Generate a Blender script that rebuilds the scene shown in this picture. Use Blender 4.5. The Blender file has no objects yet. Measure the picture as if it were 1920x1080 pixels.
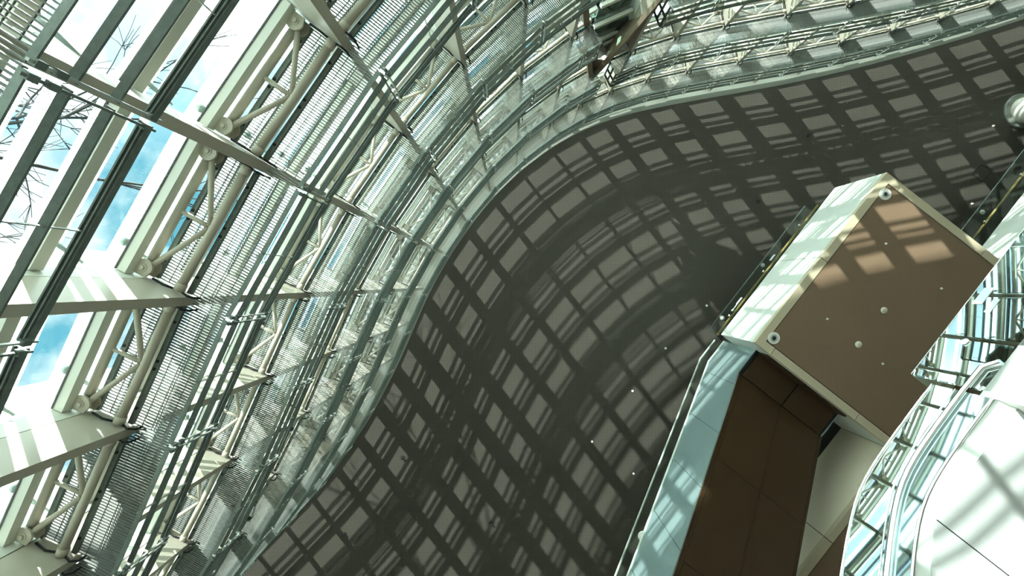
import bpy, math
from mathutils import Vector
import numpy as np

# ------------------------------------------------------------------ scale
# The camera stands in the atrium and looks straight up (+Z).  One unit is a metre.
H = 21.0                 # height of the dark ceiling above the eye
F = 900.0                # focal length in pixels of a 1920 wide frame
CX, CY = 954.0, 533.0    # where the zenith falls in the frame
U = H / F                # metres per pixel at ceiling height
scn = bpy.context.scene
col = scn.collection

# ------------------------------------------------------------------ camera
cam_d = bpy.data.cameras.new('camera')
cam_d.sensor_width = 36.0
cam_d.lens = 36.0 * F / 1920.0
cam_d.shift_x = (960.0 - CX) / 1920.0
cam_d.shift_y = -(540.0 - CY) / 1920.0
cam_d.clip_start, cam_d.clip_end = 0.05, 500.0
cam = bpy.data.objects.new('camera', cam_d)
cam.rotation_euler = (math.pi, 0, 0)
col.objects.link(cam)
scn.camera = cam

# ------------------------------------------------------------------ sky
world = bpy.data.worlds.new('sky'); scn.world = world
world.use_nodes = True
wn, wl = world.node_tree.nodes, world.node_tree.links
wn.clear()
w_out = wn.new('ShaderNodeOutputWorld'); w_bg = wn.new('ShaderNodeBackground')
w_tc = wn.new('ShaderNodeTexCoord'); w_sep = wn.new('ShaderNodeSeparateXYZ')
w_noise = wn.new('ShaderNodeTexNoise'); w_noise.inputs['Scale'].default_value = 6.0; w_noise.inputs['Detail'].default_value = 5
w_cl = wn.new('ShaderNodeValToRGB')
w_cl.color_ramp.elements[0].position = 0.44; w_cl.color_ramp.elements[0].color = (0.10, 0.34, 0.44, 1)
w_cl.color_ramp.elements[1].position = 0.62; w_cl.color_ramp.elements[1].color = (0.66, 0.78, 0.79, 1)
w_gnd = wn.new('ShaderNodeMapRange'); w_gnd.inputs['From Min'].default_value = -0.05; w_gnd.inputs['From Max'].default_value = 0.05
w_mix = wn.new('ShaderNodeMix'); w_mix.data_type = 'RGBA'
w_mix.inputs['A'].default_value = (0.40, 0.42, 0.38, 1)
wl.new(w_tc.outputs['Generated'], w_sep.inputs[0]); wl.new(w_tc.outputs['Generated'], w_noise.inputs['Vector'])
wl.new(w_noise.outputs['Fac'], w_cl.inputs[0]); wl.new(w_sep.outputs['Z'], w_gnd.inputs['Value'])
wl.new(w_gnd.outputs[0], w_mix.inputs['Factor'])
# the bright haze round the sun
w_dot = wn.new('ShaderNodeVectorMath'); w_dot.operation = 'DOT_PRODUCT'
w_dot.inputs[1].default_value = Vector((-0.615, -0.79, 0.645)).normalized()
w_glow = wn.new('ShaderNodeMapRange'); w_glow.inputs['From Min'].default_value = 0.86; w_glow.inputs['From Max'].default_value = 1.0; w_glow.inputs['To Max'].default_value = 0.8
w_add = wn.new('ShaderNodeMix'); w_add.data_type = 'RGBA'; w_add.blend_type = 'ADD'; w_add.inputs['B'].default_value = (0.95, 1.0, 1.0, 1)
wl.new(w_tc.outputs['Generated'], w_dot.inputs[0]); wl.new(w_dot.outputs['Value'], w_glow.inputs['Value'])
wl.new(w_glow.outputs[0], w_add.inputs['Factor']); wl.new(w_cl.outputs[0], w_add.inputs['A']); wl.new(w_add.outputs['Result'], w_mix.inputs['B'])
w_add.clamp_factor = False
wl.new(w_mix.outputs['Result'], w_bg.inputs['Color']); w_bg.inputs['Strength'].default_value = 0.95
wl.new(w_bg.outputs[0], w_out.inputs[0])

# ------------------------------------------------------------------ sun, and the sun mirrored by the pool outside
SUN_H = (0.615, 0.79)
SUN_TAN = (0.1518 * H) / (212 * U)
def sun(name, up, strength, angle, colour):
    l = bpy.data.lights.new(name, 'SUN'); l.energy = strength; l.angle = math.radians(angle); l.color = colour
    o = bpy.data.objects.new(name, l)
    d = Vector((SUN_H[0], SUN_H[1], SUN_TAN * up)).normalized()
    o.rotation_euler = d.to_track_quat('-Z', 'Y').to_euler()
    col.objects.link(o)
sun('sun', -1, 11.0, 0.53, (1.0, 0.97, 0.90))
sun('sun_mirrored_in_pool', 1, 4.8, 0.55, (0.96, 1.0, 0.94))

vs = scn.view_settings
vs.view_transform = 'Standard'; vs.look = 'None'; vs.exposure = 1.05; vs.gamma = 1.0; vs.use_curve_mapping = False
cy = scn.cycles
cy.max_bounces = 7; cy.diffuse_bounces = 4; cy.glossy_bounces = 4; cy.transmission_bounces = 6; cy.transparent_max_bounces = 40
cy.caustics_reflective = False; cy.caustics_refractive = False; cy.sample_clamp_indirect = 6.0
cy.use_denoising = True

# ------------------------------------------------------------------ materials
MATS = {}
def new_mat(name):
    m = bpy.data.materials.new(name); m.use_nodes = True; MATS[name] = m
    return m, m.node_tree.nodes, m.node_tree.links
def solid(name, c, rough=0.5, metal=0.0, vary=0.0, scale=6.0, bump=0.0, coat=0.0, spec=0.5):
    m, n, l = new_mat(name); b = n['Principled BSDF']
    b.inputs['Base Color'].default_value = (*c, 1); b.inputs['Roughness'].default_value = rough; b.inputs['Metallic'].default_value = metal
    b.inputs['Specular IOR Level'].default_value = spec
    if coat: b.inputs['Coat Weight'].default_value = coat; b.inputs['Coat Roughness'].default_value = 0.05
    if vary or bump:
        tc = n.new('ShaderNodeTexCoord'); t = n.new('ShaderNodeTexNoise'); t.inputs['Scale'].default_value = scale; t.inputs['Detail'].default_value = 6
        l.new(tc.outputs['Object'], t.inputs['Vector'])
        if vary:
            mx = n.new('ShaderNodeMix'); mx.data_type = 'RGBA'
            mx.inputs['A'].default_value = (*[x * (1 - vary) for x in c], 1); mx.inputs['B'].default_value = (*[min(1, x * (1 + vary)) for x in c], 1)
            l.new(t.outputs['Fac'], mx.inputs['Factor']); l.new(mx.outputs['Result'], b.inputs['Base Color'])
        if bump:
            bp = n.new('ShaderNodeBump'); bp.inputs['Strength'].default_value = bump; bp.inputs['Distance'].default_value = 0.01
            l.new(t.outputs['Fac'], bp.inputs['Height']); l.new(bp.outputs[0], b.inputs['Normal'])
    return m
def clear_glass(name, tint, reflect, fres=1.0, rough=0.0):
    m, n, l = new_mat(name); n.remove(n['Principled BSDF'])
    tr = n.new('ShaderNodeBsdfTransparent'); tr.inputs[0].default_value = (*tint, 1)
    gl = n.new('ShaderNodeBsdfGlossy'); gl.inputs['Roughness'].default_value = rough; gl.inputs['Color'].default_value = (0.92, 1.0, 0.98, 1)
    fr = n.new('ShaderNodeLayerWeight'); pw = n.new('ShaderNodeMath'); pw.operation = 'POWER'; pw.inputs[1].default_value = 5.0
    l.new(fr.outputs['Facing'], pw.inputs[0])
    ma = n.new('ShaderNodeMath'); ma.operation = 'MULTIPLY_ADD'; ma.inputs[1].default_value = fres; ma.inputs[2].default_value = reflect + 0.04 * fres; ma.use_clamp = True
    mx = n.new('ShaderNodeMixShader')
    l.new(pw.outputs[0], ma.inputs[0]); l.new(ma.outputs[0], mx.inputs[0]); l.new(tr.outputs[0], mx.inputs[1]); l.new(gl.outputs[0], mx.inputs[2])
    l.new(mx.outputs[0], n['Material Output'].inputs[0])
    return m
def dots(n, l, vec, pitch, radius):
    """1 inside round dots laid out on a square grid."""
    sc = n.new('ShaderNodeVectorMath'); sc.operation = 'SCALE'; sc.inputs['Scale'].default_value = 1.0 / pitch
    fr = n.new('ShaderNodeVectorMath'); fr.operation = 'FRACTION'
    sb = n.new('ShaderNodeVectorMath'); sb.operation = 'SUBTRACT'; sb.inputs[1].default_value = (0.5, 0.5, 0.5)
    fl = n.new('ShaderNodeVectorMath'); fl.operation = 'MULTIPLY'; fl.inputs[1].default_value = (1, 1, 0)
    ln = n.new('ShaderNodeVectorMath'); ln.operation = 'LENGTH'
    lt = n.new('ShaderNodeMath'); lt.operation = 'LESS_THAN'; lt.inputs[1].default_value = radius
    l.new(vec, sc.inputs[0]); l.new(sc.outputs[0], fr.inputs[0]); l.new(fr.outputs[0], sb.inputs[0]); l.new(sb.outputs[0], fl.inputs[0])
    l.new(fl.outputs[0], ln.inputs[0]); l.new(ln.outputs['Value'], lt.inputs[0])
    return lt.outputs[0]
def frit_glass(name):
    m, n, l = new_mat(name); n.remove(n['Principled BSDF'])
    uv = n.new('ShaderNodeUVMap'); d = dots(n, l, uv.outputs[0], 0.022, 0.45)
    tr = n.new('ShaderNodeBsdfTransparent'); tr.inputs[0].default_value = (0.95, 0.99, 0.985, 1)
    tl = n.new('ShaderNodeBsdfTranslucent'); tl.inputs[0].default_value = (0.84, 0.95, 0.93, 1)
    mx = n.new('ShaderNodeMixShader')
    l.new(d, mx.inputs[0]); l.new(tr.outputs[0], mx.inputs[1]); l.new(tl.outputs[0], mx.inputs[2])
    l.new(mx.outputs[0], n['Material Output'].inputs[0])
    return m
def perforated(name, c, hole, pitch, radius, rough=0.55):
    m, n, l = new_mat(name); b = n['Principled BSDF']
    tc = n.new('ShaderNodeTexCoord'); d = dots(n, l, tc.outputs['Object'], pitch, radius)
    nz = n.new('ShaderNodeTexNoise'); nz.inputs['Scale'].default_value = 0.5; nz.inputs['Detail'].default_value = 3
    l.new(tc.outputs['Object'], nz.inputs['Vector'])
    va = n.new('ShaderNodeMix'); va.data_type = 'RGBA'; va.inputs['A'].default_value = (*[x * 0.88 for x in c], 1); va.inputs['B'].default_value = (*[x * 1.12 for x in c], 1)
    l.new(nz.outputs['Fac'], va.inputs['Factor'])
    mx = n.new('ShaderNodeMix'); mx.data_type = 'RGBA'; mx.inputs['B'].default_value = (*hole, 1)
    l.new(d, mx.inputs['Factor']); l.new(va.outputs['Result'], mx.inputs['A'])
    l.new(mx.outputs['Result'], b.inputs['Base Color']); b.inputs['Roughness'].default_value = rough
    b.inputs['Specular IOR Level'].default_value = 0.2
    return m

CREAM = solid('cream_paint', (0.54, 0.51, 0.42), 0.42, vary=0.05, scale=3)
WHITE = solid('white_paint', (0.80, 0.82, 0.76), 0.45, vary=0.03, scale=2)
FRAME = solid('window_frame_paint', (0.68, 0.70, 0.62), 0.45)
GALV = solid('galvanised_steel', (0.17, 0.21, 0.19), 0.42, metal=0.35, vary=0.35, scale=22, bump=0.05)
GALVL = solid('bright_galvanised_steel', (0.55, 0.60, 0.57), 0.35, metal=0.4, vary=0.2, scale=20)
GRATE = solid('grating_steel', (0.17, 0.19, 0.175), 0.5, metal=0.1)
BLACK = solid('black_rubber', (0.012, 0.014, 0.013), 0.6)
GLASS = clear_glass('window_glass', (0.95, 0.985, 0.98), 0.02, 0.8)
FRIT = frit_glass('dotted_glass')
CEIL = perforated('dark_perforated_metal', (0.072, 0.067, 0.055), (0.022, 0.02, 0.018), 0.075, 0.24)
SOFFIT = perforated('taupe_soffit_panel', (0.25, 0.170, 0.112), (0.18, 0.122, 0.08), 0.05, 0.22, 0.6)
TRIM = solid('warm_cream_trim', (0.60, 0.52, 0.37), 0.5, vary=0.04)
EDGE = solid('pale_ceiling_edge', (0.21, 0.23, 0.20), 0.5, vary=0.06, scale=2)
FASCIA = solid('white_fascia_board', (0.74, 0.77, 0.72), 0.45, vary=0.06, scale=1.3)
FASCIA_BOUNCE = solid('bounce_tinted_fascia_board', (0.86, 0.77, 0.60), 0.5, vary=0.06, scale=1.0)  # warm bounced light put into the fascia's colour
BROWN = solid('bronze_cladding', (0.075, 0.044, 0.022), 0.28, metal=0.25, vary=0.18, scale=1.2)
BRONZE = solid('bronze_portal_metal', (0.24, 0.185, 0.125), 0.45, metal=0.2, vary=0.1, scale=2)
DARK_BACK = solid('dark_back_plate', (0.06, 0.065, 0.055), 0.6, vary=0.3, scale=2)  # for the plates added to keep the portal glass dark
DARKFRAME = solid('dark_green_steel', (0.020, 0.026, 0.024), 0.4)
WOOD = solid('oak_handrail', (0.52, 0.33, 0.10), 0.45, vary=0.15, scale=14)
BALU = clear_glass('balustrade_glass', (0.90, 0.96, 0.94), 0.04, 0.9)
MIRG = clear_glass('reflective_balustrade_glass', (0.72, 0.86, 0.86), 0.55, 0.9)
TEAL = solid('back_painted_glass', (0.50, 0.68, 0.69), 0.10, metal=0.65, coat=0.5, vary=0.12, scale=1.0)
MIRR = solid('mirror_steel', (0.62, 0.78, 0.80), 0.03, metal=1.0)
STEEL = solid('polished_steel', (0.82, 0.84, 0.84), 0.18, metal=1.0)
PANEL = solid('white_underside_panel', (0.72, 0.75, 0.74), 0.35, vary=0.03, scale=1.0)
LAMPW = solid('white_plastic', (0.85, 0.84, 0.76), 0.4)
STICK = solid('white_sticker', (0.70, 0.82, 0.80), 0.6)
FLOOR = solid('pale_stone_floor', (0.18, 0.18, 0.16), 0.4, vary=0.08, scale=1.5)
BLOCKER_MAT = solid('sun_blocker_paving', (0.26, 0.27, 0.24), 0.7, vary=0.1, scale=2)  # for the added strips that block the mirrored sun
WALLM = solid('grey_plaster', (0.22, 0.21, 0.19), 0.7, vary=0.06, scale=1.0)
DGLASS = clear_glass('tinted_glass', (0.30, 0.38, 0.34), 0.10, 0.9)

# ------------------------------------------------------------------ mesh helpers
class MB:
    def __init__(s): s.v = []; s.f = []; s.uv = None
    def hexa(s, c):
        b = len(s.v); s.v += [tuple(p) for p in c]
        s.f += [tuple(b + i for i in q) for q in ((0, 3, 2, 1), (4, 5, 6, 7), (0, 1, 5, 4), (1, 2, 6, 5), (2, 3, 7, 6), (3, 0, 4, 7))]
        return s
    def box(s, x0, x1, y0, y1, z0, z1):
        return s.hexa([(x0, y0, z0), (x1, y0, z0), (x1, y1, z0), (x0, y1, z0), (x0, y0, z1), (x1, y0, z1), (x1, y1, z1), (x0, y1, z1)])
    def quadbox(s, p, z0, z1):
        """p: four plan points in order"""
        return s.hexa([(q[0], q[1], z0) for q in p] + [(q[0], q[1], z1) for q in p])
    def bar(s, p0, p1, w, h, up=(0, 0, 1)):
        p0, p1, up = Vector(p0), Vector(p1), Vector(up); d = (p1 - p0).normalized()
        x = d.cross(up)
        x = x.normalized() if x.length > 1e-6 else d.orthogonal().normalized()
        y = x.cross(d).normalized(); x *= w / 2; y *= h / 2
        return s.hexa([p0 - x - y, p0 + x - y, p1 + x - y, p1 - x - y, p0 - x + y, p0 + x + y, p1 + x + y, p1 - x + y])
    def tube(s, pts, r, n=10, cap=True):
        pts = [Vector(p) for p in pts]; rings = []
        for i, p in enumerate(pts):
            d = (pts[min(i + 1, len(pts) - 1)] - pts[max(i - 1, 0)]).normalized()
            x = d.cross(Vector((0.0, 0.0, 1.0)))
            if x.length < 1e-3: x = d.cross(Vector((1.0, 0.0, 0.0)))
            x.normalize(); y = x.cross(d); b = len(s.v)
            rr = r[i] if isinstance(r, (list, tuple)) else r
            s.v += [tuple(p + x * rr * math.cos(a) + y * rr * math.sin(a)) for a in (2 * math.pi * k / n for k in range(n))]
            rings.append(b)
        for a, b in zip(rings, rings[1:]):
            s.f += [(a + k, a + (k + 1) % n, b + (k + 1) % n, b + k) for k in range(n)]
        if cap:
            s.f.append(tuple(rings[0] + k for k in range(n))[::-1]); s.f.append(tuple(rings[-1] + k for k in range(n)))
        return s
    def prism(s, poly, z0, z1):
        b = len(s.v); n = len(poly)
        s.v += [(x, y, z0) for x, y in poly] + [(x, y, z1) for x, y in poly]
        s.f.append(tuple(range(b, b + n))[::-1]); s.f.append(tuple(range(b + n, b + 2 * n)))
        s.f += [(b + i, b + (i + 1) % n, b + n + (i + 1) % n, b + n + i) for i in range(n)]
        return s
    def slab(s, quad, t):
        """a plate on any planar outline of 3-D points, t: thickness vector"""
        q = [Vector(p) for p in quad]; t = Vector(t); b = len(s.v); n = len(q)
        s.v += [tuple(p) for p in q] + [tuple(p + t) for p in q]
        s.f.append(tuple(range(b, b + n))[::-1]); s.f.append(tuple(range(b + n, b + 2 * n)))
        s.f += [(b + i, b + (i + 1) % n, b + n + (i + 1) % n, b + n + i) for i in range(n)]
        return s
    def lathe(s, c, prof, n=20):
        """prof: (radius, z) pairs, revolved about the vertical through c"""
        b = len(s.v)
        for r, z in prof:
            s.v += [(c[0] + r * math.cos(2 * math.pi * k / n), c[1] + r * math.sin(2 * math.pi * k / n), c[2] + z) for k in range(n)]
        for i in range(len(prof) - 1):
            a, d = b + i * n, b + (i + 1) * n
            s.f += [(a + k, a + (k + 1) % n, d + (k + 1) % n, d + k) for k in range(n)]
        s.f.append(tuple(b + k for k in range(n))[::-1]); e = b + (len(prof) - 1) * n; s.f.append(tuple(e + k for k in range(n)))
        return s
    def mesh(s, name, mat, smooth=False, off=(0, 0, 0)):
        m = bpy.data.meshes.new(name)
        m.from_pydata([(a - off[0], b - off[1], c - off[2]) for a, b, c in s.v], [], s.f)
        m.materials.append(mat)
        if s.uv:
            lay = m.uv_layers.new(name='UVMap'); k = 0
            co = s.uv
            for p in m.polygons:
                for li in p.loop_indices:
                    lay.data[li].uv = co(s.v[m.loops[li].vertex_index])
        import bmesh
        bm = bmesh.new(); bm.from_mesh(m); bmesh.ops.recalc_face_normals(bm, faces=bm.faces); bm.to_mesh(m); bm.free()
        if smooth:
            m.polygons.foreach_set('use_smooth', [len(p.vertices) == 4 for p in m.polygons])
        m.update()
        return m
def link(name, data, parent=None, loc=(0, 0, 0), **props):
    o = bpy.data.objects.new(name, data); col.objects.link(o); o.location = loc
    if parent is not None: o.parent = parent
    for k, v in props.items(): o[k] = v
    return o
def thing(name, label, cat, loc=(0, 0, 0), group=None):
    o = link(name, None, None, loc, label=label, category=cat)
    o.empty_display_size = 0.2
    if group: o['group'] = group
    return o
def part(parent, name, mb, mat, smooth=False, base=None, **props):
    base = base if base is not None else tuple(parent.matrix_basis.translation)
    if parent.parent is not None:
        base = tuple(Vector(base))
    return link(name, mb.mesh(name, mat, smooth, base), parent, (0, 0, 0), **props)
def single(name, mb, mat, label=None, cat=None, group=None, kind=None, smooth=False, loc=(0, 0, 0)):
    o = link(name, mb.mesh(name, mat, smooth, loc), None, loc)
    if label: o['label'] = label
    if cat: o['category'] = cat
    if group: o['group'] = group
    if kind: o['kind'] = kind
    return o
def P(px, py, zeta):
    """the point at height zeta*H that the frame shows at (px, py)"""
    z = zeta * H
    return Vector(((px - CX) * z / F, (py - CY) * z / F, z))
ORD = ['', 'first', 'second', 'third', 'fourth', 'fifth', 'sixth', 'seventh', 'eighth', 'ninth', 'tenth', 'eleventh', 'twelfth', 'thirteenth', 'fourteenth', 'fifteenth', 'sixteenth', 'seventeenth', 'eighteenth']

# ------------------------------------------------------------------ plan of the waving facade (in ceiling pixels about the zenith)
EDGE_PTS = [(300, 1200), (360, 1138), (420, 1077), (475.5, 1024), (531, 966), (586.7, 911), (636.7, 853), (684, 785), (706, 743), (733, 693), (754, 647), (768, 612), (790, 558), (818, 504), (852, 450), (885, 404), (922, 359), (980, 304), (1027, 270), (1080, 239), (1150, 211), (1233, 192), (1333, 174), (1433, 157), (1547, 133), (1633, 112), (1722, 88), (1789, 68), (1855, 48), (1920, 26), (2020, -6), (2120, -36), (2240, -66)]
_E = np.array(EDGE_PTS, float) - [CX, CY]
_d = np.r_[0, np.cumsum(np.hypot(*np.diff(_E, axis=0).T))]
_s = np.linspace(0, _d[-1], 900)
_Q = np.c_[np.interp(_s, _d, _E[:, 0]), np.interp(_s, _d, _E[:, 1])]
_k = np.exp(-0.5 * (np.arange(-60, 61) * _s[1] / 38) ** 2); _k /= _k.sum()
_A = np.vstack([2 * _Q[0] - _Q[1:61][::-1], _Q, 2 * _Q[-1] - _Q[-61:-1][::-1]])
Q = np.c_[np.convolve(_A[:, 0], _k, 'valid'), np.convolve(_A[:, 1], _k, 'valid')]
T = np.gradient(Q, axis=0); T /= np.hypot(*T.T)[:, None]
NRM = np.c_[-T[:, 1], T[:, 0]]                       # points into the room
S = np.r_[0, np.cumsum(np.hypot(*np.diff(Q, axis=0).T))]
N_EDGE = 5.0                                          # the ceiling ends 5 px inside the fins' inner edge
FIN_S = [101, 174, 247, 321, 395, 469, 543, 617, 691, 762, 833, 907, 981, 1052, 1122, 1188, 1243, 1298, 1361, 1430, 1515, 1599, 1683, 1767, 1851, 1935, 2019, 2103, 2187]
FB, FN = [], []
for s0 in FIN_S:
    i = int(np.searchsorted(S, s0)); FB.append(Q[i] - N_EDGE * NRM[i]); FN.append(NRM[i])
NF = len(FIN_S); NB = NF - 1
PORTAL = 16                                           # the bay that holds the bronze portal
def plan(j, u, n):
    a = FB[j] + n * FN[j]; b = FB[j + 1] + n * FN[j + 1]
    p = (1 - u) * a + u * b
    return (p[0] * U, p[1] * U)
def plan3(j, u, n, z):
    x, y = plan(j, u, n); return (x, y, z)
LV = [0.117 + 0.1518 * k for k in range(6)]           # catwalk levels, as fractions of H
STEP = 0.1518 * H
def shown(pts, m=25):
    for x, y, z in pts:
        if z > 0.2:
            px, py = CX + x * F / z, CY + y * F / z
            if -m < px < 1920 + m and -m < py < 1080 + m: return True
    return False

# ------------------------------------------------------------------ room shell
edge_xy = [tuple((Q[i] + 0 * NRM[i]) * U) for i in range(int(np.searchsorted(S, 60)), int(np.searchsorted(S, 2230)), 6)]
inner_xy = [tuple((Q[i] + 9 * NRM[i]) * U) for i in range(int(np.searchsorted(S, 60)), int(np.searchsorted(S, 2230)), 6)]
XR, YB = 36.0, 24.0
poly = inner_xy + [(XR, inner_xy[-1][1]), (XR, YB), (inner_xy[0][0], YB)]
single('ceiling', MB().prism(poly, H, H + 0.25), CEIL, kind='structure')
mb = MB()
for (a, b), (c, d) in zip(zip(edge_xy, edge_xy[1:]), zip(inner_xy, inner_xy[1:])):
    mb.quadbox([a, b, d, c], H - 0.012, H + 0.25)
single('trim_1', mb, EDGE, kind='structure')
BOT = -1.6
poly2 = edge_xy + [(XR, edge_xy[-1][1]), (XR, YB), (edge_xy[0][0], YB)]
single('floor', MB().prism(poly2, BOT - 0.3, BOT), FLOOR, kind='structure')
single('wall_right', MB().box(XR, XR + 0.3, edge_xy[-1][1], YB, BOT, H), WALLM, kind='structure')
single('wall_bottom', MB().box(edge_xy[0][0], XR, YB, YB + 0.3, BOT, H), WALLM, kind='structure')
single('wall_top', MB().box(edge_xy[-1][0], XR, edge_xy[-1][1] - 0.3, edge_xy[-1][1], BOT, H), WALLM, kind='structure')
single('wall_left', MB().box(edge_xy[0][0] - 0.3, edge_xy[0][0], edge_xy[0][1], YB, BOT, H), WALLM, kind='structure')
# unseen paving strips added outside to block the mirrored sun and confine its patches
blocker = MB()
for i in range(int(np.searchsorted(S, 1010)), 899, 12):
    k = min(i + 12, 899)
    a, b = Q[i] * U, Q[k] * U
    near, far = 3.8, 17.6
    blocker.quadbox([(a[0] - SUN_H[0] * near, a[1] - SUN_H[1] * near), (b[0] - SUN_H[0] * near, b[1] - SUN_H[1] * near), (b[0] - SUN_H[0] * far, b[1] - SUN_H[1] * far), (a[0] - SUN_H[0] * far, a[1] - SUN_H[1] * far)], BOT - 0.1, BOT)
for i in range(0, int(np.searchsorted(S, 1010)), 12):
    a, b = Q[i] * U, Q[i + 12] * U
    near, far = 1.9, 12.0
    blocker.quadbox([(a[0] - SUN_H[0] * near, a[1] - SUN_H[1] * near), (b[0] - SUN_H[0] * near, b[1] - SUN_H[1] * near), (b[0] - SUN_H[0] * far, b[1] - SUN_H[1] * far), (a[0] - SUN_H[0] * far, a[1] - SUN_H[1] * far)], BOT - 0.1, BOT)
single('added_sun_blocker', blocker, BLOCKER_MAT, kind='structure')
# white band of wall between the last glazing and the ceiling, with the pale soffit behind the fins
wt = link('wall_upper', None, kind='structure')
for j in range(NB):
    part(wt, 'panel', MB().quadbox([plan(j, 0, -36), plan(j, 1, -36), plan(j, 1, -31), plan(j, 0, -31)], 0.972 * H, H + 0.2), WHITE)
    part(wt, 'soffit_panel', MB().quadbox([plan(j, 0, -31), plan(j, 1, -31), plan(j, 1, 5.0), plan(j, 0, 5.0)], H + 0.02, H + 0.2), WHITE)

# ------------------------------------------------------------------ vertical fins
for j in range(NF):
    b, n = FB[j], FN[j]; t = np.array([n[1], -n[0]])
    o = (b[0] * U, b[1] * U, BOT)
    side = 'left of' if j <= 16 else 'right of'
    k = 17 - j if j <= 16 else j - 16
    root = thing('facade_fin', f'tall cream steel fin between glazing bays, {ORD[k]} fin {side} the bronze portal', 'fin', o, 'vertical fins of the glass facade')
    def q(n0, n1, w): return [tuple((b + n * nn + t * ww) * U) for nn, ww in ((n0, -w), (n0, w), (n1, w), (n1, -w))]
    w = 2.45; FB0 = 0.748 * H if j == PORTAL else BOT
    part(root, 'web', MB().quadbox(q(-21.2, 0, w), FB0, H), CREAM)
    if j == PORTAL:                                    # the portal takes the place of this fin between two catwalks
        part(root, 'web', MB().quadbox(q(-32, 0, w), BOT, 0.54 * H), CREAM)
    part(root, 'glazing_jamb', MB().quadbox(q(-32.0, -21.9, w * 0.92), FB0, H), FRAME)
    part(root, 'louver_bracket', MB().quadbox(q(-58, -34, 0.5), max(1.0, FB0), 0.975 * H), GALVL)
    part(root, 'joint_strip', MB().quadbox(q(-21.9, -21.2, w * 0.8), FB0, H), BLACK)
    for kk in range(6):
        z = LV[kk] * H
        pts3 = [(-19, 0.35, -0.12), (-12, 0.5, -0.16), (-5, 0.5, -0.10), (1.0, 0.6, -0.16), (3.2, 0.4, -0.10), (3.2, 0.2, 0.06)]
        for sgn in (1, -1):
            pts = [tuple((b + n * nn + t * sgn * (w + 0.6 + e)) * U) + (z + dz,) for nn, e, dz in pts3]
            if shown(pts, 5) and z > FB0: part(root, 'cable', MB().tube(pts, 0.014, 6), BLACK)

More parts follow.
